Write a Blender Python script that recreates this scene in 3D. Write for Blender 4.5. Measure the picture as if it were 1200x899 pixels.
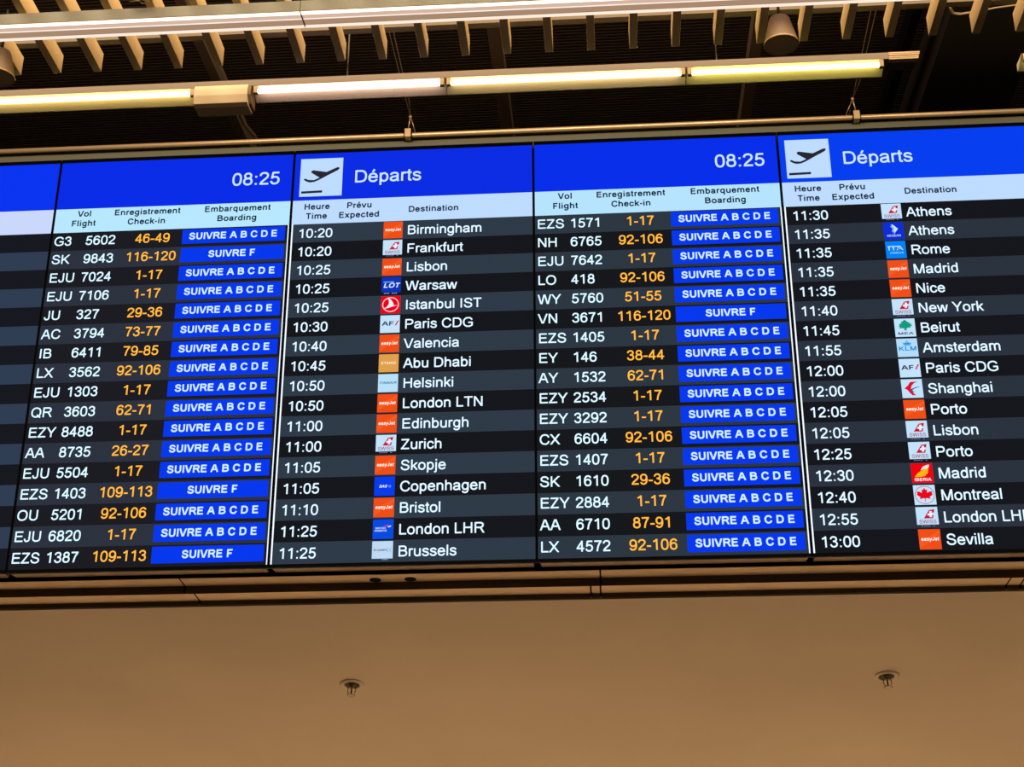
import bpy, math, random
from mathutils import Vector, Matrix

for o in list(bpy.data.objects):
    bpy.data.objects.remove(o)
SC = bpy.context.scene
COL = SC.collection
random.seed(4)

# ---------------------------------------------------------------- camera, world, lights, exposure
def set_camera():
    F, YAW, PITCH, ROLL = 1681.07, -0.0689950, 0.3919896, -0.00235069
    cy, sy, cp, sp = math.cos(YAW), math.sin(YAW), math.cos(PITCH), math.sin(PITCH)
    f = Vector((sy*cp, cy*cp, sp))
    r0 = Vector((cy, -sy, 0)); u0 = r0.cross(f)
    r = math.cos(ROLL)*r0 + math.sin(ROLL)*u0
    u = -math.sin(ROLL)*r0 + math.cos(ROLL)*u0
    cam = bpy.data.cameras.new('camera'); ob = bpy.data.objects.new('camera', cam)
    COL.objects.link(ob)
    cam.sensor_fit = 'HORIZONTAL'; cam.sensor_width = 36.0
    cam.lens = F/1200*36.0
    cam.clip_start = .05; cam.clip_end = 200
    M = Matrix(((r.x, u.x, -f.x, 0.1801018), (r.y, u.y, -f.y, -3.4976406), (r.z, u.z, -f.z, 1.6), (0, 0, 0, 1)))
    ob.matrix_world = M
    SC.camera = ob
set_camera()

W = bpy.data.worlds.new('world'); SC.world = W; W.use_nodes = True
W.node_tree.nodes['Background'].inputs[0].default_value = (1.0, .72, .45, 1)
W.node_tree.nodes['Background'].inputs[1].default_value = .03

vs = SC.view_settings
vs.view_transform = 'Standard'; vs.look = 'None'; vs.gamma = 1; vs.exposure = 0; vs.use_curve_mapping = False

def area(name, loc, size, power, col, rot=(0, 0, 0)):
    l = bpy.data.lights.new(name, 'AREA'); l.shape = 'RECTANGLE'; l.size, l.size_y = size
    l.energy = power; l.color = col
    o = bpy.data.objects.new(name, l); COL.objects.link(o); o.location = loc; o.rotation_euler = rot
    return o
area('hall_ceiling_light', (0, -3.2, 4.6), (9, 2.5), 120, (1, .84, .70))          # rows of hall luminaires above and behind the camera
area('soffit_bounce_fill', (0, 2.3, 2.02), (7, .6), 166, (1, .86, .70))                 # added unseen fill; its floor bounce lights the soffit
area('louvre_fill', (0, 1.8, 7.35), (11, 1.2), 540, (1, .78, .50), (math.radians(24), 0, 0))  # added unseen fill from above, brightens the louvre fin sides

# ---------------------------------------------------------------- materials
def lin(c):
    return tuple((v/255/12.92 if v/255 <= .04045 else ((v/255+.055)/1.055)**2.4) for v in c)
_m = {}
def pbr(name, rgb, rough=.5, metal=0., var=0., scale=40., bump=0., spec=.5):
    if name in _m: return _m[name]
    m = bpy.data.materials.new(name); m.use_nodes = True; nt = m.node_tree
    b = nt.nodes['Principled BSDF']; c = lin(rgb)
    b.inputs['Base Color'].default_value = (*c, 1); b.inputs['Roughness'].default_value = rough
    b.inputs['Metallic'].default_value = metal; b.inputs['Specular IOR Level'].default_value = spec
    if var or bump:
        tc = nt.nodes.new('ShaderNodeTexCoord'); n = nt.nodes.new('ShaderNodeTexNoise')
        n.inputs['Scale'].default_value = scale; n.inputs['Detail'].default_value = 4
        nt.links.new(tc.outputs['Object'], n.inputs['Vector'])
        if var:
            r = nt.nodes.new('ShaderNodeValToRGB')
            r.color_ramp.elements[0].position = .3; r.color_ramp.elements[1].position = .7
            r.color_ramp.elements[0].color = (*[v*(1-var) for v in c], 1)
            r.color_ramp.elements[1].color = (*[min(1, v*(1+var)) for v in c], 1)
            nt.links.new(n.outputs['Fac'], r.inputs['Fac']); nt.links.new(r.outputs['Color'], b.inputs['Base Color'])
        if bump:
            bp = nt.nodes.new('ShaderNodeBump'); bp.inputs['Strength'].default_value = bump
            bp.inputs['Distance'].default_value = .002
            nt.links.new(n.outputs['Fac'], bp.inputs['Height']); nt.links.new(bp.outputs['Normal'], b.inputs['Normal'])
    _m[name] = m; return m
def emit(rgb, strength=1., name=None):
    """a lit pixel of a display (rgb as it shows) or the surface of a lamp"""
    key = name or 'lit_%d_%d_%d_%g' % (*rgb, strength)
    if key in _m: return _m[key]
    m = bpy.data.materials.new(key); m.use_nodes = True; b = m.node_tree.nodes['Principled BSDF']
    b.inputs['Base Color'].default_value = (.004, .004, .004, 1); b.inputs['Roughness'].default_value = .45
    b.inputs['Specular IOR Level'].default_value = 0.
    b.inputs['Emission Color'].default_value = (*lin(rgb), 1); b.inputs['Emission Strength'].default_value = strength
    _m[key] = m; return m

# ---------------------------------------------------------------- mesh helpers
class MB:
    def __init__(s): s.v = []; s.f = []; s.mi = []; s.mats = []; s.smooth = []
    def mat(s, m):
        if m not in s.mats: s.mats.append(m)
        return s.mats.index(m)
    def add(s, vs, fs, m, smooth=False):
        o = len(s.v); k = s.mat(m); s.v += [tuple(v) for v in vs]
        for f in fs: s.f.append([i+o for i in f]); s.mi.append(k); s.smooth.append(smooth)
        return s
    def box(s, a, b, m):
        (x0, y0, z0), (x1, y1, z1) = a, b
        return s.add([(x0,y0,z0),(x1,y0,z0),(x1,y1,z0),(x0,y1,z0),(x0,y0,z1),(x1,y0,z1),(x1,y1,z1),(x0,y1,z1)],
                     [(0,3,2,1),(4,5,6,7),(0,1,5,4),(1,2,6,5),(2,3,7,6),(3,0,4,7)], m)
    def prism_x(s, prof, x0, x1, m, close=True):
        """profile of (y, z) points (counter-clockwise seen from +x), run along x"""
        n = len(prof); vs = [(x0, y, z) for y, z in prof]+[(x1, y, z) for y, z in prof]
        fs = [(i, (i+1) % n, n+(i+1) % n, n+i) for i in range(n if close else n-1)]
        if close: fs += [tuple(range(n-1, -1, -1)), tuple(range(n, 2*n))]
        return s.add(vs, fs, m)
    def lathe(s, prof, m, n=24, loc=(0, 0, 0), smooth=True, cap=True):
        """profile of (radius, z) points about the z axis"""
        vs = []; fs = []
        for r, z in prof:
            for k in range(n):
                a = 2*math.pi*k/n; vs.append((loc[0]+r*math.cos(a), loc[1]+r*math.sin(a), loc[2]+z))
        for i in range(len(prof)-1):
            for k in range(n):
                k2 = (k+1) % n; fs.append((i*n+k, i*n+k2, (i+1)*n+k2, (i+1)*n+k))
        s.add(vs, fs, m, smooth)
        if cap:
            s.add(vs[:n], [tuple(range(n-1, -1, -1))], m); s.add(vs[-n:], [tuple(range(n))], m)
        return s
    def tube(s, pts, r, m, n=10):
        pts = [Vector(p) for p in pts]; vs = []; fs = []
        for i, p in enumerate(pts):
            d = (pts[min(i+1, len(pts)-1)]-pts[max(i-1, 0)]).normalized()
            a = d.cross(Vector((0, 0, 1)) if abs(d.z) < .9 else Vector((1, 0, 0))).normalized(); b = d.cross(a)
            for k in range(n):
                t = 2*math.pi*k/n; vs.append(p+r*(math.cos(t)*a+math.sin(t)*b))
        for i in range(len(pts)-1):
            for k in range(n):
                k2 = (k+1) % n; fs.append((i*n+k, (i+1)*n+k, (i+1)*n+k2, i*n+k2))
        fs += [tuple(range(n)), tuple(range(len(vs)-1, len(vs)-n-1, -1))]
        return s.add(vs, fs, m, True)
    def build(s, name, parent=None, loc=(0, 0, 0), bevel=0., **props):
        me = bpy.data.meshes.new(name); me.from_pydata(s.v, [], s.f)
        for m in s.mats: me.materials.append(m)
        me.polygons.foreach_set('material_index', s.mi); me.polygons.foreach_set('use_smooth', s.smooth); me.update()
        o = bpy.data.objects.new(name, me); COL.objects.link(o); o.location = loc
        if parent: o.parent = parent
        if bevel:
            b = o.modifiers.new('bevel', 'BEVEL'); b.width = bevel; b.segments = 2; b.limit_method = 'ANGLE'
        for k, v in props.items(): o[k] = v
        return o
def empty(name, loc=(0, 0, 0), **props):
    o = bpy.data.objects.new(name, None); COL.objects.link(o); o.location = loc; o.empty_display_size = .1
    for k, v in props.items(): o[k] = v
    return o

# ---------------------------------------------------------------- setting: floor, walls, soffit, deck
m_soffit = pbr('soffit_paint', (196, 170, 138), .75, var=.05, scale=2.2, bump=.04)
m_tan = pbr('tan_fascia', (212, 172, 124), .55, var=.03, scale=6)
m_riser = pbr('dark_riser', (72, 62, 50), .6)
m_black = pbr('black_plastic', (10, 10, 10), .6, spec=.1)
m_gap = pbr('black_void', (6, 6, 6), .9, spec=.1)

MB().box((-9, -11, -.1), (9, -.3, 0), pbr('dark_low_bounce_floor', (72, 66, 60), .35, var=.2, scale=120)).build('floor', kind='structure')  # unseen hall floor, made dark to cut bounce onto the fin undersides
MB().box((-9, 3.2, -.1), (9, 8, 0), pbr('dark_low_bounce_floor', (72, 66, 60))).build('floor_rear', kind='structure')  # unseen, made dark as well so little light bounces up
MB().box((-9, -.3, -.1), (9, 3.2, 0), pbr('pale_bounce_floor', (206, 194, 172), .5, var=.06, scale=90)).build('floor_bounce_strip', kind='structure')  # unseen pale strip added to bounce light up onto the soffit
MB().box((-9, 3.05, 0), (9, 3.2, 2.06), pbr('counter_wall', (190, 170, 140), .7, var=.04, scale=3)).build('wall_counter', kind='structure')
MB().box((-9, 8, 0), (9, 8.2, 8.2), pbr('dark_wall', (34, 28, 24), .8, var=.1, scale=2)).build('wall_back', kind='structure')
# sloping soffit under the boards (falls away from the hall), then level over the counters
t14 = math.radians(14)
L0 = (0.1675, 2.5049); yb = 1.95; zb = L0[1]-math.tan(t14)*(yb-L0[0])
MB().prism_x([L0, (yb, zb), (3.2, zb), (3.2, zb+.06), (yb, zb+.06), (L0[0], L0[1]+.06)][::-1], -3.4, 3.6, m_soffit).box((-9, .17, 2.567), (9, 3.3, 2.60), pbr('dark_bounce_cover', (30, 27, 25), .8)).build('ceiling_soffit', kind='structure')  # dark box on top is added, unseen: stops the soffit top bouncing light

# ribbed dark roof deck
prof = []; y = -1.0; zc = 7.62; pitch = .034
while y < 8.0:
    prof += [(y, zc), (y+pitch*.5, zc), (y+pitch*.55, zc+.012), (y+pitch*.95, zc+.012)]; y += pitch
deck = MB()
m_deck = pbr('dark_ribbed_metal', (52, 38, 30), .6, var=.12, scale=3)
deck.prism_x(prof, -8, 8, m_deck, close=False)
deck.box((-8, -1, zc+.02), (8, 8, zc+.1), m_deck)
deck.build('ceiling', kind='structure')

# ---------------------------------------------------------------- stepped fascia strips under the boards
def stepped_trim(name, top, prof_, joints, xr, holes=()):
    """prof_: (y0,z0) front edge, (y1,z1) rear edge of the underside, z2 foot of the riser behind it"""
    (y0, z0), (y1, z1), z2 = prof_
    back = MB().prism_x([(y0+.006, z0+.004), (y1+.004, z1+.002), (y1+.010, z2+.002), (y1+.03, z2+.002), (y1+.03, top), (y0+.006, top)][::-1], xr[0], xr[1], m_gap)
    root = back.build(name, kind='structure')
    xs = [xr[0]]+list(joints)+[xr[1]]
    for a, b in zip(xs[:-1], xs[1:]):
        a += .0024; b -= .0024
        MB().prism_x([(y0+.0006, z0), (y1-.0002, z1), (y1-.0002, z1+.001), (y0+.0006, z0+.001)][::-1], a, b, m_tan).build('panel', root, label='tan underside panel')
        MB().prism_x([(y1, z1+.002), (y1, z2+.0002), (y1+.0004, z2+.0002), (y1+.0004, z1+.002)][::-1], a, b, m_riser).build('riser', root, label='dark riser')
    sl = (z1-z0)/(y1-y0)
    for hx, hy in holes:
        hz = z0+sl*(hy-y0)
        q = MB().lathe([(.0005, -.0012), (.013, -.0012), (.0155, -.0008), (.0155, .0015)], m_gap, 20, cap=False)
        o = q.build('grommet', root, (hx, hy, hz-.0002), label='black cable grommet'); o.rotation_euler.x = math.atan(sl)
    return root
stepped_trim('trim_1', 2.60, ((.046, 2.550), (.103, 2.545), 2.524), (-2.012, -.927, .158, 1.243, 2.328), (-3.3, 3.5), ((-.422, .0835), (-.331, .0835)))
stepped_trim('trim_2', 2.54, ((.103, 2.524), (.159, 2.519), 2.507), (-1.93, -.901, .132, .157, 1.189, 1.224, 2.25), (-3.3, 3.5))

# ---------------------------------------------------------------- glyphs
AR = {' ':.278,'-':.333,':':.278,'A':.667,'B':.667,'C':.722,'D':.722,'E':.667,'F':.611,'G':.778,'H':.722,'I':.278,'J':.5,'K':.667,'L':.556,'M':.833,'N':.722,'O':.778,'P':.667,'Q':.778,'R':.722,'S':.667,'T':.611,'U':.722,'V':.667,'W':.944,'X':.667,'Y':.667,'Z':.611,
      'a':.556,'b':.556,'c':.5,'d':.556,'e':.556,'f':.278,'g':.556,'h':.556,'i':.222,'j':.222,'k':.5,'l':.222,'m':.833,'n':.556,'o':.556,'p':.556,'q':.556,'r':.333,'s':.5,'t':.278,'u':.556,'v':.5,'w':.722,'x':.5,'y':.5,'z':.5,'\u00e9':.556,'/':.278}
AB = dict(AR); AB.update({'A':.722,'B':.722,'F':.611,'J':.556,'K':.722,'L':.611,':':.333,'b':.611,'c':.556,'d':.611,'f':.333,'g':.611,'h':.611,'i':.278,'j':.278,'k':.556,'l':.278,'m':.889,'n':.611,'o':.611,'p':.611,'q':.611,'r':.389,'s':.556,'t':.333,'u':.611,'v':.556,'w':.778,'x':.556,'y':.556})
for d_ in '0123456789': AR[d_] = AB[d_] = .556
# centre lines of a plain grotesque alphabet (1000 units to the em): M/L/C as in drawing paths, E = ellipse cx cz rx rz
STROKES = {
'0':'M 86 353 C 86 570 150 676 278 676 C 406 676 470 570 470 353 C 470 136 406 30 278 30 C 150 30 86 136 86 353',
'1':'M 329 0 L 329 716;M 335 690 C 290 630 200 575 109 545',
'2':'M 84 500 C 85 620 160 676 280 676 C 400 676 462 605 462 520 C 462 430 395 370 290 280 C 180 185 120 130 100 50;M 52 42 L 503 42',
'3':'M 88 520 C 105 630 180 676 268 676 C 370 676 440 620 440 530 C 440 430 370 385 225 385;M 225 385 C 380 385 462 320 462 210 C 462 95 380 32 272 32 C 160 32 95 95 84 195',
'4':'M 366 0 L 366 716;M 360 660 L 68 222;M 25 208 L 508 208',
'5':'M 480 668 L 158 668;M 172 690 L 118 320;M 104 338 C 140 400 200 425 265 425 C 390 425 464 350 464 240 C 464 110 380 32 268 32 C 160 32 95 90 84 188',
'6':'M 462 545 C 445 630 380 676 300 676 C 150 676 84 550 84 340 C 84 300 86 260 95 225;E 280 234 184 202',
'7':'M 48 668 L 508 668;M 470 650 C 350 520 260 330 225 0',
'8':'E 278 528 157 148;E 278 212 192 180','-':'M 32 258 L 301 258',':':'M 139 0 L 139 100;M 139 419 L 139 519','/':'M 30 0 L 250 716',
'A':'M 48 0 L 312 716;M 619 0 L 355 716;M 140 258 L 527 258',
'B':'M 119 0 L 119 716;M 119 672 L 360 672 C 470 672 535 620 535 535 C 535 450 470 388 370 388 L 119 388;M 370 388 C 510 388 577 320 577 215 C 577 110 500 44 370 44 L 119 44',
'C':'M 640 495 C 600 620 510 682 392 682 C 220 682 95 560 95 362 C 95 160 215 32 390 32 C 520 32 615 105 645 240',
'D':'M 122 0 L 122 716;M 122 672 L 340 672 C 540 672 632 560 632 360 C 632 150 530 44 340 44 L 122 44',
'E':'M 124 0 L 124 716;M 124 672 L 597 672;M 124 378 L 568 378;M 124 44 L 617 44',
'F':'M 126 0 L 126 716;M 126 672 L 565 672;M 126 348 L 505 348',
'G':'M 662 520 C 630 620 540 682 415 682 C 220 682 98 560 98 360 C 98 150 230 32 412 32 C 520 32 610 70 676 130;M 676 95 L 676 366;M 412 322 L 718 322',
'H':'M 124 0 L 124 716;M 598 0 L 598 716;M 124 380 L 598 380','I':'M 140 0 L 140 716',
'J':'M 378 716 L 378 215 C 378 90 320 32 225 32 C 130 32 75 90 72 215',
'K':'M 120 0 L 120 716;M 602 716 L 120 250;M 262 400 L 612 0','L':'M 119 0 L 119 716;M 119 44 L 523 44',
'M':'M 118 0 L 118 716;M 715 0 L 715 716;M 142 716 L 402 0;M 691 716 L 431 0',
'N':'M 122 0 L 122 716;M 600 0 L 600 716;M 126 716 L 596 0','O':'E 388 357 297 325',
'P':'M 123 0 L 123 716;M 123 672 L 380 672 C 510 672 578 610 578 505 C 578 395 505 332 375 332 L 123 332',
'Q':'E 388 357 297 325;M 450 185 L 700 -15',
'R':'M 124 0 L 124 716;M 124 672 L 425 672 C 550 672 614 615 614 525 C 614 425 530 360 400 360 L 124 360;M 385 358 C 490 345 520 230 662 0',
'S':'M 560 500 C 550 620 460 682 335 682 C 205 682 127 620 127 527 C 127 430 200 400 330 372 C 480 340 574 300 574 195 C 574 95 480 32 345 32 C 190 32 97 105 90 235',
'T':'M 305 0 L 305 716;M 22 672 L 590 672','U':'M 124 716 L 124 290 C 124 110 200 32 362 32 C 520 32 598 110 598 290 L 598 716',
'V':'M 50 716 L 313 0;M 618 716 L 355 0','W':'M 58 716 L 236 0;M 454 716 L 272 0;M 490 716 L 672 0;M 888 716 L 708 0',
'X':'M 58 0 L 608 716;M 608 0 L 58 716','Y':'M 54 716 L 334 300;M 614 716 L 334 300;M 334 340 L 334 0','Z':'M 45 672 L 560 672;M 515 665 L 85 50;M 20 44 L 568 44',
'a':'M 85 365 C 100 445 165 487 275 487 C 390 487 437 440 437 360 L 437 130 C 437 65 445 35 468 0;M 437 300 C 400 285 330 276 240 264 C 130 248 80 210 80 145 C 80 75 130 32 215 32 C 330 32 430 95 437 215',
'b':'M 109 0 L 109 716;E 286 259 177 227','c':'M 443 345 C 420 440 360 487 270 487 C 150 487 82 400 82 259 C 82 115 150 32 268 32 C 365 32 440 85 452 190',
'd':'M 447 0 L 447 716;E 270 259 177 227',
'e':'M 85 278 L 470 278 C 460 410 390 487 282 487 C 160 487 82 400 82 259 C 82 115 160 32 286 32 C 385 32 445 75 470 155',
'f':'M 132 0 L 132 590 C 132 660 165 685 215 685 C 240 685 255 683 272 680;M 12 485 L 256 485',
'g':'E 268 262 183 225;M 448 519 L 448 40 C 448 -110 380 -176 265 -176 C 165 -176 105 -135 100 -60',
'h':'M 110 0 L 110 716;M 110 300 C 110 420 180 487 280 487 C 390 487 447 430 447 320 L 447 0',
'i':'M 110 0 L 110 519;M 110 616 L 110 716','j':'M 110 519 L 110 -80 C 110 -150 75 -172 -15 -168;M 110 616 L 110 716',
'k':'M 109 0 L 109 716;M 447 519 L 109 190;M 222 315 L 455 0','l':'M 108 0 L 108 716',
'm':'M 110 0 L 110 519;M 110 300 C 110 420 170 487 262 487 C 360 487 416 430 416 330 L 416 0;M 416 300 C 416 420 480 487 570 487 C 665 487 722 440 722 340 L 722 0',
'n':'M 110 0 L 110 519;M 110 300 C 110 420 180 487 280 487 C 390 487 447 430 447 320 L 447 0','o':'E 278 259 200 227',
'p':'M 110 -199 L 110 519;E 286 259 177 227','q':'M 447 -199 L 447 519;E 270 259 177 227',
'r':'M 109 0 L 109 519;M 109 280 C 109 410 160 480 235 480 C 275 480 300 470 325 455',
's':'M 420 375 C 405 455 345 487 250 487 C 155 487 102 450 102 385 C 102 320 150 300 250 278 C 370 252 425 220 425 148 C 425 75 360 32 255 32 C 145 32 85 75 74 165',
't':'M 132 660 L 132 125 C 132 62 150 38 200 38 C 225 38 245 41 262 45;M 15 485 L 258 485',
'u':'M 447 0 L 447 519;M 447 219 C 447 99 375 32 275 32 C 165 32 110 89 110 199 L 110 519',
'v':'M 52 519 L 236 0;M 448 519 L 264 0','w':'M 48 519 L 192 0;M 346 519 L 218 0;M 376 519 L 504 0;M 674 519 L 530 0',
'x':'M 58 0 L 442 519;M 442 0 L 58 519','y':'M 52 519 L 252 0;M 450 519 L 240 -50 C 205 -150 165 -172 62 -165',
'z':'M 40 478 L 450 478;M 405 475 L 80 48;M 22 40 L 462 40'}
STROKES['9'] = None
STROKES['\u00e9'] = STROKES['e']+';M 245 585 L 350 735'
def _strokes(ch):
    out = []
    if ch == '9': return [[(556-x, 706-z) for x, z in p] for p in _strokes('6')]
    for st in STROKES[ch].split(';'):
        t = st.split(); pts = []; i = 0
        while i < len(t):
            c = t[i]
            if c == 'E':
                cx, cz, rx, rz = map(float, t[i+1:i+5]); i += 5
                n = 22; p = 2.25
                for k in range(n+1):
                    a = 2*math.pi*k/n; u, v = math.cos(a), math.sin(a)
                    pts.append((cx+rx*math.copysign(abs(u)**(2/p), u), cz+rz*math.copysign(abs(v)**(2/p), v)))
            elif c in 'ML': pts.append((float(t[i+1]), float(t[i+2]))); i += 3
            else:
                q = [float(v) for v in t[i+1:i+7]]; i += 7; p0 = pts[-1]
                for k in range(1, 8):
                    u = k/7; a, b, c_, d = (1-u)**3, 3*u*(1-u)**2, 3*u*u*(1-u), u**3
                    pts.append((a*p0[0]+b*q[0]+c_*q[2]+d*q[4], a*p0[1]+b*q[1]+c_*q[3]+d*q[5]))
        out.append(pts)
    return out
_gc = {}
def glyph(ch, bold):
    """flat outline of one character: every stroke of the centre line is given its width"""
    k = (ch, bold)
    if k in _gc: return _gc[k]
    want = (AB if bold else AR)[ch]
    if ch == ' ': _gc[k] = ([], [], want); return _gc[k]
    sts = _strokes(ch); adv = AR[ch]*1000; w = 102.
    if bold:
        w = 146.; low = ch.islower() or ch == ':'; zt = 486. if low else 676.
        def mp(p):
            x, z = p
            x2 = x/adv*want*1000; cx = want*500
            x2 = cx+(x2-cx)*(1-50/(want*1000))
            flat = z in (0, 716, 519, -199, 616)
            return (x2, z if flat else z+21*(1-2*z/zt) if 0 < z < zt+15 else z)
        sts = [[mp(p) for p in st] for st in sts]
    V = []; Fs = []
    for st in sts:
        closed = abs(st[0][0]-st[-1][0])+abs(st[0][1]-st[-1][1]) < .5 and len(st) > 4
        n = len(st)-1 if closed else len(st)
        o = len(V); hw = w/2
        for i in range(n):
            a = st[i-1] if (i or closed) else None
            b = st[i+1] if i+1 < len(st) else (st[1] if closed else None)
            if closed and i == 0: a = st[n-1]
            p = st[i]; ds = []
            for q0, q1 in ((a, p), (p, b)):
                if q0 is None or q1 is None: continue
                dx, dz = q1[0]-q0[0], q1[1]-q0[1]; L = math.hypot(dx, dz)
                if L > 1e-6: ds.append((dx/L, dz/L))
            dx = sum(d[0] for d in ds); dz = sum(d[1] for d in ds); L = math.hypot(dx, dz) or 1
            dx /= L; dz /= L
            if len(ds) == 2:
                h = hw/max(.6, ds[0][0]*dx+ds[0][1]*dz)
            else: h = hw
            nx, nz = -dz*h, dx*h
            if len(ds) == 1 and p[1] in (0, 716, 519, -199, 616) and abs(dz) > .45:
                nx, nz = -math.copysign(hw/abs(dz), dz), 0.
            V += [((p[0]+nx)/1000, (p[1]+nz)/1000), ((p[0]-nx)/1000, (p[1]-nz)/1000)]
        m = n if closed else n-1
        for i in range(m):
            j = (i+1) % n
            Fs.append((o+2*i, o+2*i+1, o+2*j+1, o+2*j))
    _gc[k] = (V, Fs, want); return _gc[k]
def text_width(t, em, bold=False): return sum((AB if bold else AR).get(c, .556) for c in t)*em
def add_text(mb, t, x, z, em, mat, bold=False, align='l', y=0., xs=1., shear=0., zs=1.):
    w = text_width(t, em, bold)*xs
    if align == 'c': x -= w/2
    elif align == 'r': x -= w
    for ch in t:
        vs, fs, a = glyph(ch, bold)
        if vs: mb.add([(x+(vx+shear*vz)*em*xs, y, z+vz*em*zs) for vx, vz in vs], fs, mat)
        x += a*em*xs

# ---------------------------------------------------------------- airline tiles (unit square, z up)
RED, WHT, NAVY = (205, 20, 50), (195, 228, 252), (30, 45, 90)
def poly(mb, pts, mat, T, y):
    from mathutils.geometry import tessellate_polygon
    P = [T(a, b) for a, b in pts]
    tri = tessellate_polygon([[Vector((px, pz, 0)) for px, pz in P]])
    out = []
    for t in tri:
        a, b, c = (P[i] for i in t)
        cr = (b[0]-a[0])*(c[1]-a[1])-(b[1]-a[1])*(c[0]-a[0])
        out.append(t if cr > 0 else (t[0], t[2], t[1]))
    mb.add([(px, y, pz) for px, pz in P], out, mat)
def ring(mb, cx, cz, r, w, mat, T, y, n=36, a0=0, a1=2*math.pi):
    for k in range(n):
        t0 = a0+(a1-a0)*k/n; t1 = a0+(a1-a0)*(k+1)/n
        poly(mb, [(cx+(r-w)*math.cos(t0), cz+(r-w)*math.sin(t0)), (cx+r*math.cos(t0), cz+r*math.sin(t0)), (cx+r*math.cos(t1), cz+r*math.sin(t1)), (cx+(r-w)*math.cos(t1), cz+(r-w)*math.sin(t1))], mat, T, y)
def logo_tile(kind, x0, z0, w, h, parent):
    """flat logo as shown on the screen: tile plus its marks"""
    mb = MB(); y0 = -.0014; y1 = -.0019; y2 = -.0023
    bgs = {'easy': (240, 78, 22), 'swiss': WHT, 'lot': (10, 50, 185), 'turk': (235, 0, 20), 'af': WHT, 'etihad': (225, 160, 75), 'finn': (185, 225, 250),
           'sas': (5, 60, 235), 'ba': (5, 75, 225), 'brus': (190, 218, 245), 'aegean': (10, 45, 215), 'ita': (0, 130, 250), 'mea': WHT, 'klm': (180, 220, 250),
           'ceair': WHT, 'iberia': (238, 0, 15), 'aircan': WHT}
    T = lambda a, b: (x0+a*w, z0+b*h)
    zb = .12 if kind in ('swiss', 'lot', 'brus') else 0.
    bg = emit(bgs[kind])
    a = T(0, zb); b = T(1, 1)
    mb.box((a[0], y0, a[1]), (b[0], 0, b[1]), bg)
    em = h
    def tx(t, cx, bz, e, col, bold=True, ws=1., sh=0., zs=1.):
        p = T(cx, bz); add_text(mb, t, p[0], p[1], e*em, emit(col), bold, 'c', y1, ws, sh, zs)
    if kind == 'easy':
        tx('easyJet', .5, .43, .25, (255, 244, 232), True, .94, .1)
        poly(mb, [(0, .05), (.0, .38), (1, .95), (1, .78)], emit((247, 90, 30)), T, y0-.0002)
    elif kind == 'swiss':
        poly(mb, [(.33, .42), (.60, .84), (.86, .88), (.76, .42)], emit((200, 16, 52)), T, y1)
        c = (.66, .63); s_ = .052; l_ = .15
        wm = emit((235, 240, 252))
        poly(mb, [(c[0]-l_, c[1]-s_-.02), (c[0]+l_*.9, c[1]-s_+.02), (c[0]+l_, c[1]+s_+.02), (c[0]-l_*.9, c[1]+s_-.02)], wm, T, y2)
        poly(mb, [(c[0]-s_-.01, c[1]-l_), (c[0]+s_, c[1]-l_), (c[0]+s_+.02, c[1]+l_), (c[0]-s_+.01, c[1]+l_)], wm, T, y2)
        tx('SWISS', .5, .17, .255, (150, 30, 85), False, 1.02)
        for k in range(6):
            if k != 4: poly(mb, [(.18+.11*k, .02), (.26+.11*k, .02), (.26+.11*k, .055), (.18+.11*k, .055)], emit((120, 125, 170)), T, y1)
    elif kind == 'lot':
        tx('LOT', .5, .38, .38, (215, 238, 255), True, 1.15, .22)
        poly(mb, [(.10, .69), (.62, .69), (.66, .74), (.10, .74)], emit((140, 185, 240)), T, y1)
        for k in range(7):
            if k != 3: poly(mb, [(.14+.1*k, .02), (.21+.1*k, .02), (.21+.1*k, .065), (.14+.1*k, .065)], emit((150, 170, 230)), T, y1)
    elif kind == 'turk':
        ring(mb, .5, .5, .43, .045, emit((255, 215, 225)), T, y1)
        poly(mb, [(.33, .90), (.50, .80), (.62, .62), (.66, .50), (.62, .44), (.86, .46), (.60, .38), (.36, .30), (.14, .26), (.30, .36), (.40, .50), (.42, .66), (.38, .80)], emit((235, 240, 252)), T, y2)
    elif kind == 'af':
        tx('AF', .40, .40, .34, (36, 46, 84), True, 1.45)
        poly(mb, [(.74, .40), (.82, .40), (.97, .68), (.88, .68)], emit((225, 50, 80)), T, y1)
    elif kind == 'etihad': tx('ETIHAD', .5, .43, .2, (250, 232, 205), True, 1.05)
    elif kind == 'finn': tx('FINNAIR', .5, .44, .19, (75, 120, 165), True, 1.15, .25)
    elif kind == 'sas':
        tx('SAS', .42, .42, .2, (235, 240, 255), True, 1., .3)
        ring(mb, .76, .48, .06, .02, emit((150, 190, 245)), T, y1, 10)
    elif kind == 'ba':
        tx('BRITISH', .38, .50, .13, (205, 222, 250), True, 1.0); tx('AIRWAYS', .38, .37, .13, (205, 222, 250), True, 1.0)
        poly(mb, [(.50, .63), (.66, .70), (.84, .68), (.72, .64)], emit((215, 60, 110)), T, y1)
        poly(mb, [(.72, .62), (.88, .68), (.86, .60), (.74, .58)], emit((235, 235, 250)), T, y1)
    elif kind == 'brus':
        tx('brussels', .40, .50, .17, (95, 110, 130), True, .95)
        for i in range(3):
            for j in range(3):
                if (i+j) % 2 == 0: poly(mb, [(.74+.07*i, .46+.07*j), (.78+.07*i, .46+.07*j), (.78+.07*i, .50+.07*j), (.74+.07*i, .50+.07*j)], emit((110, 95, 130)), T, y1)
        for k in range(3): poly(mb, [(.50+.1*k, .04), (.57+.1*k, .04), (.57+.1*k, .09), (.50+.1*k, .09)], emit((150, 170, 200)), T, y1)
    elif kind == 'aegean':
        wm = emit((205, 235, 255))
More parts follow.
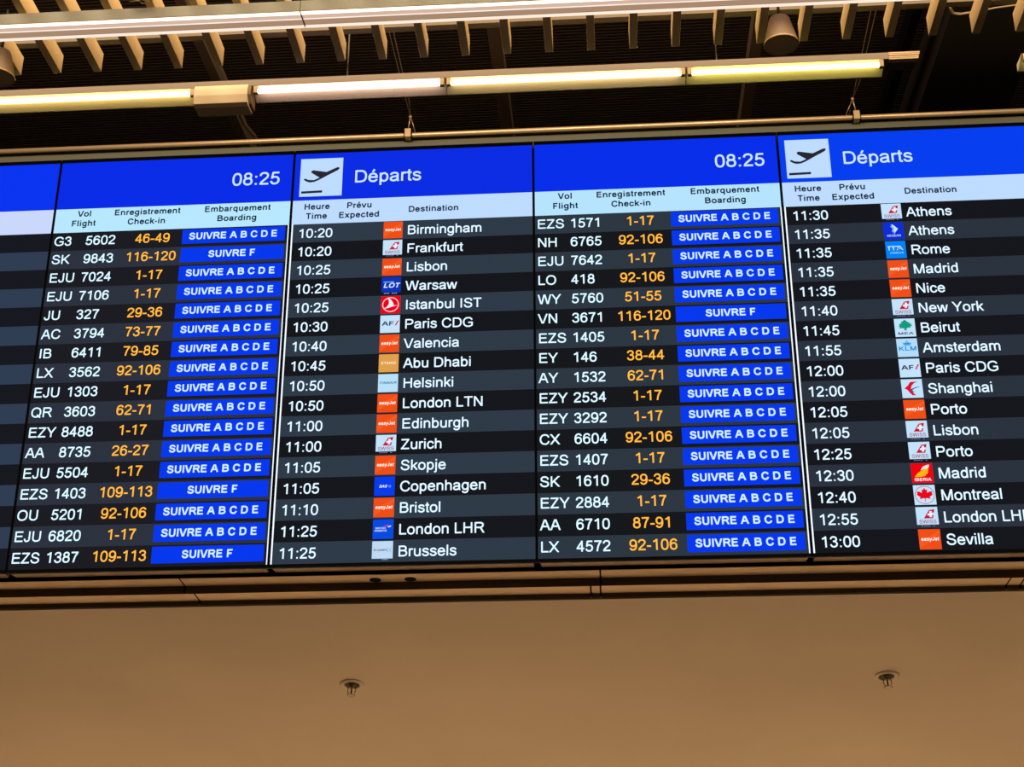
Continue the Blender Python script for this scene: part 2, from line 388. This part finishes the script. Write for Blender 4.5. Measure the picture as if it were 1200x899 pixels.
        poly(mb, [(.38, .86), (.50, .84), (.66, .66), (.54, .46), (.44, .38), (.54, .66)], wm, T, y1)
        poly(mb, [(.50, .30), (.72, .60), (.66, .66), (.50, .36)], wm, T, y2)
        poly(mb, [(.34, .76), (.46, .76), (.52, .62), (.42, .44), (.40, .46), (.46, .62)], emit((150, 200, 250)), T, y2)
        tx('AEGEAN', .48, .15, .16, (215, 232, 255), False, 1.1)
    elif kind == 'ita':
        tx('ITA', .48, .46, .34, (200, 235, 255), False, 1.5, .0)
        poly(mb, [(.08, .66), (.72, .66), (.72, .71), (.12, .71)], emit((200, 235, 255)), T, y1)
        poly(mb, [(.58, .50), (.68, .50), (.66, .58), (.62, .58)], emit((120, 90, 90)), T, y2)
        tx('AIRWAYS', .53, .26, .13, (150, 215, 255), True, 1.15)
    elif kind == 'mea':
        g = emit((15, 155, 125))
        tree = [(.50, .94), (.60, .86), (.66, .80), (.74, .78), (.72, .72), (.84, .70), (.80, .64), (.88, .60), (.76, .56), (.80, .50), (.66, .48), (.58, .46), (.56, .38), (.60, .34),
                (.42, .34), (.46, .38), (.46, .44), (.34, .46), (.20, .46), (.26, .54), (.16, .58), (.26, .64), (.20, .68), (.34, .74), (.32, .80), (.42, .86)]
        poly(mb, tree, g, T, y1)
        tx('MEA', .5, .10, .2, (95, 85, 115), True, 1.8)
    elif kind == 'klm':
        b_ = emit((20, 150, 225))
        tx('KLM', .5, .33, .33, (10, 148, 228), True, 1.3)
        poly(mb, [(.34, .60), (.66, .60), (.66, .64), (.34, .64)], b_, T, y1)
        poly(mb, [(.34, .66), (.28, .78), (.38, .74), (.43, .82), (.5, .76), (.57, .82), (.62, .74), (.72, .78), (.66, .66)], b_, T, y1)
        ring(mb, .5, .85, .04, .04, b_, T, y1, 8)
    elif kind == 'ceair':
        poly(mb, [(.80, .86), (.56, .86), (.42, .84), (.30, .66), (.12, .50), (.26, .42), (.36, .26), (.48, .12), (.66, .12), (.54, .24), (.46, .38), (.44, .50), (.50, .66), (.62, .78)], emit((225, 15, 35)), T, y1)
        poly(mb, [(.92, .58), (.66, .56), (.46, .47), (.38, .41), (.46, .30), (.64, .26), (.54, .32), (.50, .41), (.62, .50)], emit((35, 60, 165)), T, y1)
    elif kind == 'iberia':
        poly(mb, [(.14, .30), (.28, .48), (.46, .62), (.74, .74), (.80, .70), (.76, .50), (.62, .34), (.40, .30)], emit((255, 180, 20)), T, y1)
        poly(mb, [(.44, .64), (.56, .82), (.72, .90), (.86, .92), (.84, .80), (.80, .75), (.62, .70)], emit((250, 235, 235)), T, y1)
        tx('IBERIA', .5, .09, .21, (250, 235, 240), True, 1.15)
    elif kind == 'aircan':
        ring(mb, .5, .49, .46, .028, emit((190, 45, 70)), T, y1, 32)
        half = [(.5, .87), (.56, .74), (.63, .78), (.62, .60), (.74, .67), (.88, .66), (.84, .58), (.88, .50), (.72, .38), (.76, .28), (.58, .32), (.515, .31), (.515, .12)]
        leaf = half+[(1-a_, b_) for a_, b_ in half[::-1][:-1]]
        poly(mb, leaf, emit((235, 5, 25)), T, y2)
    desc = {'easy': 'orange airline tile with white lettering', 'swiss': 'white airline tile with red tail fin and cross', 'lot': 'dark blue airline tile with white slanted lettering',
            'turk': 'red airline tile with white bird in a ring', 'af': 'white airline tile with navy letters and red slash', 'etihad': 'gold airline tile with small white lettering',
            'finn': 'pale blue airline tile with thin lettering', 'sas': 'blue airline tile with small slanted letters', 'ba': 'blue airline tile with a small red ribbon',
            'brus': 'pale airline tile with faint grey lettering', 'aegean': 'blue airline tile with white bird', 'ita': 'sky blue airline tile with large letters',
            'mea': 'white airline tile with green cedar', 'klm': 'pale blue airline tile with blue crown', 'ceair': 'white airline tile with red and blue swallow',
            'iberia': 'red airline tile with yellow and white wing', 'aircan': 'white airline tile with red maple leaf'}[kind]
    return mb.build('airline_logo', parent, label=desc)

# ---------------------------------------------------------------- departure displays
PW, AH, Z0 = .684, 1.2096, 2.5698        # pitch, lit height, foot of the lit area
ROWTOP, PITCH_R = .2285, .0577
m_case = pbr('casing_tan_reflection', (150, 118, 88), .5, var=.06, scale=20)  # black-grey plastic; the tan reflection on its underside is put into the colour
m_bezel = pbr('black_bezel', (12, 11, 11), .5, spec=.1)
PAL = {  # per screen: header, heading band, dark row, light row, lettering
    'A': ((8, 52, 240), (202, 216, 252), (22, 24, 31), (47, 61, 82), (205, 235, 255)),
    'B': ((8, 44, 232), (184, 232, 255), (27, 27, 34), (44, 50, 62), (208, 240, 255)),
    'C': ((10, 44, 228), (190, 220, 255), (20, 22, 27), (46, 58, 71), (212, 236, 255)),
    'D': ((6, 46, 234), (182, 228, 255), (21, 23, 27), (44, 55, 66), (208, 240, 255)),
    'E': ((4, 62, 240), (190, 220, 255), (20, 22, 28), (42, 50, 62), (212, 236, 255))}
AMBER = (255, 172, 52)
def fc(s): return [tuple(l.split('|')) for l in s.strip().split('\n')]
ROWS_B = fc('''G3|5602|46-49|A
SK|9843|116-120|F
EJU|7024|1-17|A
EJU|7106|1-17|A
JU|327|29-36|A
AC|3794|73-77|A
IB|6411|79-85|A
LX|3562|92-106|A
EJU|1303|1-17|A
QR|3603|62-71|A
EZY|8488|1-17|A
AA|8735|26-27|A
EJU|5504|1-17|A
EZS|1403|109-113|F
OU|5201|92-106|A
EJU|6820|1-17|A
EZS|1387|109-113|F''')
ROWS_D = fc('''EZS|1571|1-17|A
NH|6765|92-106|A
EJU|7642|1-17|A
LO|418|92-106|A
WY|5760|51-55|A
VN|3671|116-120|F
EZS|1405|1-17|A
EY|146|38-44|A
AY|1532|62-71|A
EZY|2534|1-17|A
EZY|3292|1-17|A
CX|6604|92-106|A
EZS|1407|1-17|A
SK|1610|29-36|A
EZY|2884|1-17|A
AA|6710|87-91|A
LX|4572|92-106|A''')
ROWS_C = fc('''10:20|easy|Birmingham
10:20|swiss|Frankfurt
10:25|easy|Lisbon
10:25|lot|Warsaw
10:25|turk|Istanbul IST
10:30|af|Paris CDG
10:40|easy|Valencia
10:45|etihad|Abu Dhabi
10:50|finn|Helsinki
10:50|easy|London LTN
11:00|easy|Edinburgh
11:00|swiss|Zurich
11:05|easy|Skopje
11:05|sas|Copenhagen
11:10|easy|Bristol
11:25|ba|London LHR
11:25|brus|Brussels''')
ROWS_E = fc('''11:30|swiss|Athens
11:35|aegean|Athens
11:35|ita|Rome
11:35|easy|Madrid
11:35|easy|Nice
11:40|swiss|New York
11:45|mea|Beirut
11:55|klm|Amsterdam
12:00|af|Paris CDG
12:00|ceair|Shanghai
12:05|easy|Porto
12:05|swiss|Lisbon
12:25|swiss|Porto
12:30|iberia|Madrid
12:40|aircan|Montreal
12:55|swiss|London LHR
13:00|easy|Sevilla''')
EM = .0394
def display(idx, key, rows, mode, first_light, label):
    hdr, hdg, dk, lt, tc = PAL[key]
    x_left = (idx-2)*PW
    root = empty('departure_display', (x_left, 0, Z0), label=label, category='screen', group='departure screens in a row')
    bz = MB(); bx0, bx1, bz0, bz1 = .0008, PW-.0008, -.009, AH+.011
    ax0, ax1 = .0034, PW-.0034
    bz.box((bx0, -.001, bz0), (ax0, .008, bz1), m_bezel); bz.box((ax1, -.001, bz0), (bx1, .008, bz1), m_bezel)
    bz.box((ax0, -.001, bz0), (ax1, .008, 0), m_bezel); bz.box((ax0, -.001, AH), (ax1, .008, bz1), m_bezel)
    bz.build('bezel', root)
    MB().box((.0085, .008, bz0), (PW-.0085, .046, bz1), m_case).build('casing', root, bevel=.0015)
    Zt = lambda d: AH-d
    Y = .0005
    def band(name, d0, d1, m, lab=None):
        o = MB().box((ax0, Y, Zt(d1)), (ax1, .006, Zt(d0)), m).build(name, root)
        if lab: o['label'] = lab
        return o
    hb = band('header_band', 0, .1525, emit(hdr), 'blue header')
    gb = band('column_heading_band', .1525, .2285, emit(hdg), 'pale column heading strip')
    tm = emit(tc, 1.25); dark = emit((16, 36, 60))
    def txt(name, parent, t, x, d, em, m, bold=False, align='l', xs=1.):
        mb = MB(); add_text(mb, t, x, Zt(d), em, m, bold, align, Y-.0007, xs); return mb.build(name, parent)
    if mode == 'flight':
        txt('clock_text', hb, '08:25', .5765, .0955, .0563, emit((205, 235, 255)), False, 'c')
        for a, b, cx in (('Vol', 'Flight', .088), ('Enregistrement', 'Check-in', .270), ('Embarquement', 'Boarding', .5296)):
            txt('heading_text', gb, a, cx, .1782, .0262, dark, True, 'c'); txt('heading_text', gb, b, cx, .2090, .0262, dark, True, 'c')
    elif mode == 'dest':
        p = MB(); p.box((.0200, -.0006, Zt(.1400)), (.1412, .0004, Zt(.0175)), emit(hdg))
        T = lambda a, b: (.0200+a*.1212, Zt(.1400)+b*.1225)
        ink = emit((40, 38, 48))
        poly(p, [(.045, .075), (.54, .085), (.54, .145), (.045, .135)], ink, T, -.0012)
        plane = [(.085, .455), (.12, .475), (.20, .435), (.33, .425), (.46, .485), (.27, .615), (.25, .66), (.30, .69), (.62, .63), (.84, .735), (.89, .75), (.925, .735), (.92, .70), (.88, .665), (.66, .545), (.44, .42), (.34, .375), (.24, .365), (.17, .385), (.10, .43)]
        poly(p, plane, ink, T, -.0012)
        p.build('takeoff_pictogram', hb, label='white square with a dark climbing aeroplane')
        txt('title_text', hb, 'D\u00e9parts', .2708, .1002, .0553, emit((205, 235, 255)), False, 'c')
        for a, b, cx in (('Heure', 'Time', .0728), ('Pr\u00e9vu', 'Expected', .1935)):
            txt('heading_text', gb, a, cx, .1825, .0262, dark, True, 'c'); txt('heading_text', gb, b, cx, .2128, .0262, dark, True, 'c')
        txt('heading_text', gb, 'Destination', .4035, .2015, .0262, dark, True, 'c')
    gate_blue = emit((4, 56, 238)); gate_txt = emit((200, 230, 255), 1.15)
    for i in range(17):
        light = (i % 2 == 0) == first_light
        d0 = ROWTOP+PITCH_R*i; d1 = d0+PITCH_R if i < 16 else AH
        rb = band('flight_row', d0, d1, emit(lt if light else dk), 'dark slate row' if light else 'black row')
        if mode == 'flight':
            code, num, desk, gate = rows[i]; base = d0+.0412
            txt('airline_code_text', rb, code, .0085, base, EM, tm); txt('flight_number_text', rb, num, .0995, base, EM, tm)
            o = txt('check_in_desk_text', rb, desk, .293, base-.0005, EM, emit((255, 176, 58), 1.25), False, 'c'); o['label'] = 'amber desk numbers'
            t = MB(); t.box((.378, Y-.0012, Zt(d0+.0488)), (.6702, Y-.0001, Zt(d0+.0045)), gate_blue)
            add_text(t, 'SUIVRE A B C D E' if gate == 'A' else 'SUIVRE F', .5235, Zt(d0+.0362), .0292, gate_txt, True, 'c', Y-.0018)
            t.build('boarding_tile', rb, label='bright blue tile with white letters')
        elif mode == 'dest':
            t_, lg, dest = rows[i]; base = d0+.0437
            txt('time_text', rb, t_, .0235, base, EM, tm); txt('destination_text', rb, dest, .3305, base, EM, tm)
            logo_tile(lg, .265, Zt(d0+.0545), .0532, .0515, rb)
    if mode:
        lx = .6795 if mode == 'flight' else .0062
        MB().box((lx-.0019, Y-.0006, Zt(AH)), (lx+.0019, Y, Zt(ROWTOP)), emit((235, 245, 255), 1.2)).build('divider_line', root, label='thin white upright line')
    return root
display(-1, 'A', None, None, False, 'leftmost departures screen, mostly cropped, showing only blank row ends')
display(0, 'B', ROWS_B, 'flight', False, 'departures screen listing flights from G3 5602 down to EZS 1387')
display(1, 'C', ROWS_C, 'dest', True, 'departures screen listing destinations from Birmingham down to Brussels')
display(2, 'D', ROWS_D, 'flight', True, 'departures screen listing flights from EZS 1571 down to LX 4572')
display(3, 'E', ROWS_E, 'dest', False, 'rightmost departures screen listing destinations from Athens down to Sevilla')

# black frame that carries the screens
fr = empty('mounting_frame', (0, .05, 2.6), label='black frame behind and above the row of departure screens', category='frame')
MB().box((-2.05, .0475, 2.562), (2.04, .09, 3.80), m_black).build('back_panel', fr).matrix_parent_inverse = Matrix.Translation((0, -.05, -2.6))
for x in (-1.7, -.68, .34, 1.36):
    MB().box((x-.03, .091, 2.61), (x+.03, .15, 3.75), m_black).build('upright', fr).matrix_parent_inverse = Matrix.Translation((0, -.05, -2.6))

# ---------------------------------------------------------------- sprinklers in the soffit
m_chrome = pbr('dull_brass', (150, 128, 92), .35, .6)
m_dark = pbr('dark_recess', (40, 30, 20), .7)
def sprinkler(x, label):
    y = .645; z = L0[1]-math.tan(t14)*(y-L0[0])
    root = empty('sprinkler_head', (x, y, z), label=label, category='sprinkler', group='sprinklers in the sloping soffit')
    root.rotation_euler.x = -t14
    MB().lathe([(.022, .004), (.0225, -.0035), (.025, -.0045), (.033, -.003), (.036, -.0005), (.036, .002)], pbr('painted_ring', (190, 165, 128), .5), 36, cap=False).build('escutcheon', root)
    MB().lathe([(.0005, .0), (.0225, -.0008)], m_dark, 28, cap=False).build('recess', root, label='dark recess')
    b = MB(); b.lathe([(.010, -.001), (.010, -.008), (.006, -.010), (.006, -.013)], m_chrome, 16); b.build('body', root)
    f = MB()
    for s in (-1, 1):
        f.tube([(s*.008, 0, -.008), (s*.0115, 0, -.016), (s*.0105, 0, -.026), (s*.004, 0, -.033), (0, 0, -.034)], .0014, m_chrome, 8)
    f.build('frame_arms', root)
    MB().lathe([(.0022, -.012), (.0022, -.031)], m_dark, 10).build('bulb', root, label='dark glass bulb')
    d = MB(); n = 20; vs = [(0, 0, -.035)]
    for k in range(2*n):
        a = math.pi*k/n; r = .0125 if k % 2 else .009; vs.append((r*math.cos(a), r*math.sin(a), -.036))
    top = [(v[0], v[1], v[2]+.0012) for v in vs]
    fs = [(0, 1+(k+1) % (2*n), 1+k) for k in range(2*n)]
    o_ = len(vs); fs += [(o_, o_+1+k, o_+1+(k+1) % (2*n)) for k in range(2*n)]+[(1+k, 1+(k+1) % (2*n), o_+1+(k+1) % (2*n), o_+1+k) for k in range(2*n)]
    d.add(vs+top, fs, m_chrome); d.build('deflector', root)
sprinkler(.957, 'small sprinkler head in the tan soffit, the right of the two')
sprinkler(-.574, 'small sprinkler head in the tan soffit, the left of the two')

# ---------------------------------------------------------------- ceiling: louvre fins and carrier
m_fin = pbr('tan_louvre', (200, 170, 124), .6, var=.05, scale=12)
m_fin2 = pbr('louvre_carrier_paint', (90, 76, 58), .6)
fin_root_props = dict(category='louvre', group='ceiling louvre fins in a row')
k = 0
xf = 2.328+.2405
fins = []
while xf > -3.5: fins.append(xf); xf -= .2405
slope = -.0476
ORD = ['first', 'second', 'third', 'fourth', 'fifth', 'sixth', 'seventh', 'eighth', 'ninth', 'tenth', 'eleventh', 'twelfth', 'thirteenth', 'fourteenth', 'fifteenth', 'sixteenth', 'seventeenth', 'eighteenth', 'nineteenth', 'twentieth', 'twenty-first', 'twenty-second', 'twenty-third', 'twenty-fourth', 'twenty-fifth', 'twenty-sixth', 'twenty-seventh']
proto = None
L_F = 4.2
for i, x in enumerate(fins):
    if proto is None:
        mb = MB(); h = .125
        z = lambda y: slope*y
        a = [(-.0225, 0, z(0)), (.0225, 0, z(0)), (.0225, 0, h), (-.0225, 0, h)]
        b = [(v[0], -L_F, v[2]+slope*-L_F) for v in a]
        mb.add(a+b, [(0, 1, 2, 3)[::-1], (4, 5, 6, 7), (0, 4, 5, 1)[::-1], (1, 5, 6, 2)[::-1], (2, 6, 7, 3)[::-1], (3, 7, 4, 0)[::-1]], m_fin)
        o = mb.build('louvre_fin', None, (x, 3.381, 6.5), bevel=.002); proto = o
    else:
        o = proto.copy(); COL.objects.link(o); o.location.x = x
    for k_, v_ in fin_root_props.items(): o[k_] = v_
    n_ = len(fins)-1-i
    o['label'] = 'tan ceiling louvre fin, %s from the left' % ORD[n_] if n_ < 24 else 'tan ceiling louvre fin, %s from the right, near the air duct' % ORD[i]
for y_, z_ in ((3.376, 6.72),):
    mb = MB().box((-5, y_, z_), (4.6, y_+.048, z_+.10), m_fin2)
    mb.build('louvre_carrier', None, label='long tan carrier rail above the louvre fin tips' if y_ > 3 else 'long tan carrier rail over the middle of the louvre fins', category='rail')

# ---------------------------------------------------------------- linear LED channel lamps
m_housing = pbr('olive_grey_housing', (108, 106, 92), .5)
m_refl = pbr('pinkish_white_panel', (222, 198, 180), .5)
m_tanpanel = pbr('tan_panel', (190, 160, 130), .5)
def led_channel(x0, x1, label):
    root = empty('led_channel_lamp', ((x0+x1)/2, 2.85, 6.4), label=label, category='lamp', group='bright linear lamp line under the louvres')
    inv = Matrix.Translation((-(x0+x1)/2, -2.85, -6.4))
    def P(mb, name, **kw):
        o = mb.build(name, root, **kw); o.matrix_parent_inverse = inv; return o
    P(MB().prism_x([(2.77, 6.4), (2.774, 6.4), (2.774, 6.463), (2.896, 6.463), (2.896, 6.407), (2.90, 6.407), (2.90, 6.468), (2.77, 6.468)], x0, x1, m_housing), 'housing')
    P(MB().prism_x([(2.776, 6.404), (2.845, 6.407), (2.845, 6.411), (2.776, 6.410)], x0, x1, emit((222, 190, 172), .9, 'reflector_painted_glow')), 'lit_reflector', label='pinkish reflector, light from the strip painted as glow')  # reflector, no lamp itself: the strip's reflected light is painted as emission
    P(MB().prism_x([(2.845, 6.403), (2.850, 6.403), (2.850, 6.411), (2.845, 6.411)], x0, x1, emit((255, 235, 220), 1.1, 'ridge_painted_glow')), 'ridge')  # ridge highlight painted as emission
    P(MB().prism_x([(2.850, 6.407), (2.903, 6.407), (2.903, 6.411), (2.850, 6.411)], x0, x1, emit((186, 152, 124), .8, 'rear_painted_glow')), 'rear_reflector', label='tan rear panel, dimmer reflected light painted as glow')  # inner rear panel; reflected light put in as a weaker emission
    P(MB().prism_x([(2.903, 6.392), (2.909, 6.392), (2.909, 6.411), (2.903, 6.411)], x0, x1, emit((255, 232, 215), 1.05, 'lip_painted_glow')), 'lip', label='bright lower edge')  # lip lit by the strip, its brightness painted as emission
    P(MB().prism_x([(2.780, 6.399), (2.804, 6.401), (2.804, 6.4055), (2.780, 6.404)], x0, x1, emit((255, 205, 175), 3.2, 'led_strip_glow')), 'light_strip', label='glowing light strip')
    bd = MB(); x = x0+.006; me_ = emit((255, 240, 230), 9., 'led_bead_glow')
    while x < x1-.006:
        bd.box((x-.003, 2.788, 6.3975), (x+.003, 2.795, 6.401), me_); x += .0145
    P(bd, 'light_bead', kind='stuff', label='row of tiny bright beads')
    for x in (x0, x1):
        P(MB().box((x-.0008, 2.771, 6.3965), (x+.0008, 2.908, 6.466), m_housing), 'end_cap')
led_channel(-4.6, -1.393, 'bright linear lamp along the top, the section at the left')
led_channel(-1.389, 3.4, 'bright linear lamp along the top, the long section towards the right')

# ---------------------------------------------------------------- fluorescent line on its trunking
tr = MB()
m_cap = pbr('lamp_holder', (170, 140, 95), .5)
m_trunk = pbr('brown_grey_trunking', (112, 94, 78), .5)
tr.prism_x([(3.586, 6.50), (3.70, 6.50), (3.70, 6.545), (3.589, 6.545)], -5.2, 1.88, m_trunk)
root = tr.build('trunking_rail', None, label='brown grey metal trunking carrying the yellowish tube lamps', category='rail')
e = MB()
for q in range(4): e.box((1.88, 3.584+.002*(q % 2), 6.494+q*.0135), (2.047+.004*q, 3.62, 6.494+q*.0135+.010), m_cap)
e.box((1.88, 3.60, 6.496), (2.04, 3.70, 6.55), pbr('dark_trunk_core', (60, 48, 38), .6))
e.build('open_end', root, label='ribbed open rail end')
for x in (-3.6, -1.3, .9):
    MB().box((x-.004, 3.66, 6.54), (x+.004, 3.668, 7.6), m_riser).build('drop_rod', root)

def batten(x0, x1, tube_rgb, tube_s, panel_rgb, label):
    root = empty('fluorescent_batten', ((x0+x1)/2, 3.64, 6.5), label=label, category='lamp', group='fluorescent tube lamps in a line')
    inv = Matrix.Translation((-(x0+x1)/2, -3.64, -6.5))
    def P(mb, name, **kw):
        o = mb.build(name, root, **kw); o.matrix_parent_inverse = inv; return o
    P(MB().prism_x([(3.588, 6.4995), (3.612, 6.487), (3.695, 6.452), (3.702, 6.452), (3.702, 6.4995)], x0, x1, pbr('batten_%d_%d_%d' % panel_rgb, panel_rgb, .45)), 'reflector_body')
    xi = .030
    P(MB().tube([(x0+xi, 3.600, 6.470), (x1-xi, 3.600, 6.470)], .013, emit(tube_rgb, tube_s, 'tube_%d_%d_%d' % tube_rgb), 16), 'tube', label='glowing tube')
    for a, b in ((x0+.006, x0+xi), (x1-xi, x1-.006)):
        P(MB().box((a, 3.586, 6.452), (b, 3.612, 6.498), m_cap), 'lamp_holder')
batten(-4.0, -2.199, (255, 222, 140), 8, (245, 232, 200), 'yellowish tube lamp at the left end, left of the boxy gear housing')
batten(-1.850, -.701, (255, 216, 196), 8, (245, 232, 215), 'pinkish white tube lamp just right of the boxy gear housing')
batten(-.698, .712, (255, 224, 160), 8, (245, 232, 205), 'warm cream tube lamp, longest, in the middle of the line')
batten(.715, 1.853, (255, 236, 128), 8, (245, 235, 195), 'greenish yellow tube lamp at the right end of the line')
batten(2.632, 3.8, (255, 236, 128), 8, (245, 235, 195), 'yellow tube lamp just showing at the right picture edge')

g = empty('gear_housing', (-2.02, 3.6, 6.45), label='cream boxy gear housing between two tube lamps', category='box')
gi = Matrix.Translation((2.02, -3.6, -6.45))
o = MB().prism_x([(3.556, 6.425), (3.572, 6.378), (3.60, 6.366), (3.70, 6.372), (3.70, 6.498), (3.566, 6.498), (3.553, 6.462)], -2.195, -1.872, pbr('cream_enamel', (238, 212, 176), .45)).build('cover', g, bevel=.003)
o.matrix_parent_inverse = gi
o = MB().prism_x([(3.570, 6.43), (3.60, 6.385), (3.69, 6.385), (3.69, 6.49), (3.575, 6.49)], -1.872, -1.856, pbr('dark_endplate', (120, 96, 66), .5)).build('end_plate', g); o.matrix_parent_inverse = gi

# ---------------------------------------------------------------- pendant speakers
def speaker(x, y, label):
    root = empty('pendant_speaker', (x, y, 6.2), label=label, category='speaker', group='pendant speakers')
    MB().lathe([(.089, 0), (.0925, .004), (.091, .012), (.056, .158), (.052, .166), (.045, .17)], pbr('speaker_body', (142, 118, 90), .5), 40).build('body', root)
    MB().lathe([(.0005, -.004), (.083, -.003), (.086, .002)], pbr('speaker_grille', (238, 210, 172), .7, var=.1, scale=400), 40, cap=False).build('grille', root)
    MB().lathe([(.084, -.002), (.093, -.003), (.0945, .003), (.0925, .009)], pbr('speaker_rim', (212, 178, 128), .35), 40, cap=False).build('rim', root)
    MB().lathe([(.008, .17), (.008, .45)], m_black, 8).build('stem', root)
speaker(1.18, 2.985, 'tan conical pendant speaker at the right, above the tube lamps')
speaker(-3.115, 2.972, 'tan conical pendant speaker cut off by the left picture edge')

# ---------------------------------------------------------------- far pipe, fascia, wires
m_pipe = pbr('galvanised_pipe', (235, 200, 160), .3, .5)
MB().tube([(-7, 4.8, 6.885), (7, 4.8, 6.885)], .0165, m_pipe, 14).build('ceiling_pipe', None, label='long bright horizontal pipe just above the departure screens', category='pipe')
MB().box((-7, 4.835, 6.15), (7, 4.93, 6.868), pbr('olive_fascia', (88, 88, 74), .6)).build('fascia_beam', None, label='olive grey beam under the long pipe, behind the screens', category='beam')
m_wire = pbr('steel_wire', (190, 160, 120), .35, .5)
def hanger(s, x, y, pts_a, pts_b, knot, clamp, strand, label):
    root = empty('wire_hanger', (x, 4.8, 6.9), label=label, category='hanger', group='wire hangers on the pipe')
    inv = Matrix.Translation((-x, -4.8, -6.9))
    def P(mb, name, **kw):
        o = mb.build(name, root, **kw); o.matrix_parent_inverse = inv; return o
    P(MB().tube(pts_a, .0026, m_wire, 6), 'wire'); P(MB().tube(pts_b, .0026, m_wire, 6), 'wire')
    P(MB().tube([knot, clamp], .0045, m_wire, 6), 'wire'); P(MB().tube(strand, .003, m_wire, 6), 'wire')
    P(MB().lathe([(.003, -.012), (.011, -.008), (.011, .008), (.003, .012)], m_wire, 8, knot), 'knot')
    cx = clamp[0]
    P(MB().box((cx-.020, 4.775, 6.862), (cx+.020, 4.832, 6.925), m_pipe), 'clamp')
    P(MB().box((cx-.027, 4.778, 6.858), (cx-.0205, 4.832, 6.918), m_black), 'clamp_plate')
    P(MB().box((cx+.0205, 4.778, 6.858), (cx+.027, 4.832, 6.918), m_black), 'clamp_plate')
hanger(1, -1.09, 4.8, [(-1.105, 3.85, 7.1), (-1.100, 3.95, 7.082), (-1.086, 4.6, 7.03), (-1.079, 4.76, 7.006)], [(-1.066, 3.85, 7.1), (-1.073, 3.95, 7.08), (-1.066, 4.6, 7.029), (-1.079, 4.76, 7.006)],
       (-1.079, 4.76, 7.006), (-1.097, 4.79, 6.915), [(-1.079, 4.76, 7.006), (-1.06, 4.775, 6.95), (-1.046, 4.79, 6.894), (-1.06, 4.79, 6.89)], 'thin wire hanger clamped to the pipe, the left one')
hanger(1, 1.91, 4.8, [(1.889, 3.85, 7.11), (1.889, 3.95, 7.094), (1.891, 4.6, 7.024), (1.891, 4.76, 7.005)], [(1.922, 3.85, 7.11), (1.920, 3.95, 7.092), (1.913, 4.6, 7.023), (1.891, 4.76, 7.005)],
       (1.891, 4.76, 7.005), (1.911, 4.79, 6.915), [(1.891, 4.76, 7.005), (1.865, 4.775, 6.95), (1.842, 4.785, 6.90), (1.862, 4.785, 6.892), (1.872, 4.78, 6.93)], 'thin wire hanger with a loop clamped to the pipe, the right one')
# beams under the deck
m_beam = pbr('brown_beam', (108, 90, 76), .6)
for x, w, lab in ((-2.42, .066, 'dark brown beam under the roof deck, behind the gear housing'), (-.47, .085, 'dark brown beam under the roof deck, above the middle of the screens'),
                  (1.253, .075, 'dark brown beam under the roof deck, right of the middle'), (2.25, .06, 'faint dark beam under the roof deck, beside the air duct')):
    MB().box((x-w/2, 2.5, 7.3), (x+w/2, 7.9, 7.42), m_beam if x < 2 else m_gap).build('roof_beam', None, label=lab, category='beam', group='roof beams')
MB().tube([(-2.33, 3.6, 7.27), (-2.345, 4.8, 7.27), (-2.34, 5.15, 7.26), (-2.30, 5.3, 7.25), (-2.29, 5.6, 7.25)], .016, m_beam, 8).build('conduit_pipe', None, label='thin bent conduit beside the beam behind the gear housing', category='pipe')
# duct
d = MB().box((2.43, 2.6, 7.2), (3.05, 7.9, 7.55), pbr('dark_duct', (40, 32, 29), .6, var=.08, scale=2))
d.build('air_duct', None, label='wide dark air duct under the roof at the right', category='duct')
MB().tube([(2.33, 3.80, 7.0), (2.340, 3.83, 7.0), (2.36, 3.865, 7.0), (2.40, 3.878, 7.0), (2.50, 3.862, 7.0), (2.60, 3.83, 7.0), (2.72, 3.811, 7.0), (3.0, 3.79, 7.0)], .006, m_wire, 8).build('cable', None, label='thin pale cable looping between louvre fins at the top right', category='cable', group='thin cables near the duct')
MB().tube([(2.33, 3.80, 7.03), (2.345, 3.84, 7.02), (2.375, 3.885, 7.02), (2.42, 3.895, 7.02), (2.50, 3.88, 7.02)], .004, m_wire, 8).build('cable', None, label='shorter thin pale cable beside the looping cable at the top right', category='cable', group='thin cables near the duct')
pts = []
for q in range(60):
    t = q*.42; pts.append((-2.257+.075*math.cos(t)*(.6+.4*math.sin(q*1.7)), 2.72+.03*math.sin(t*1.3), 6.497+.026*math.sin(t)*(.6+.4*math.cos(q*.9))))
MB().tube(pts, .0022, m_wire, 5).build('cable_coil', None, label='small tangled coil of wire at the top edge left', category='cable')
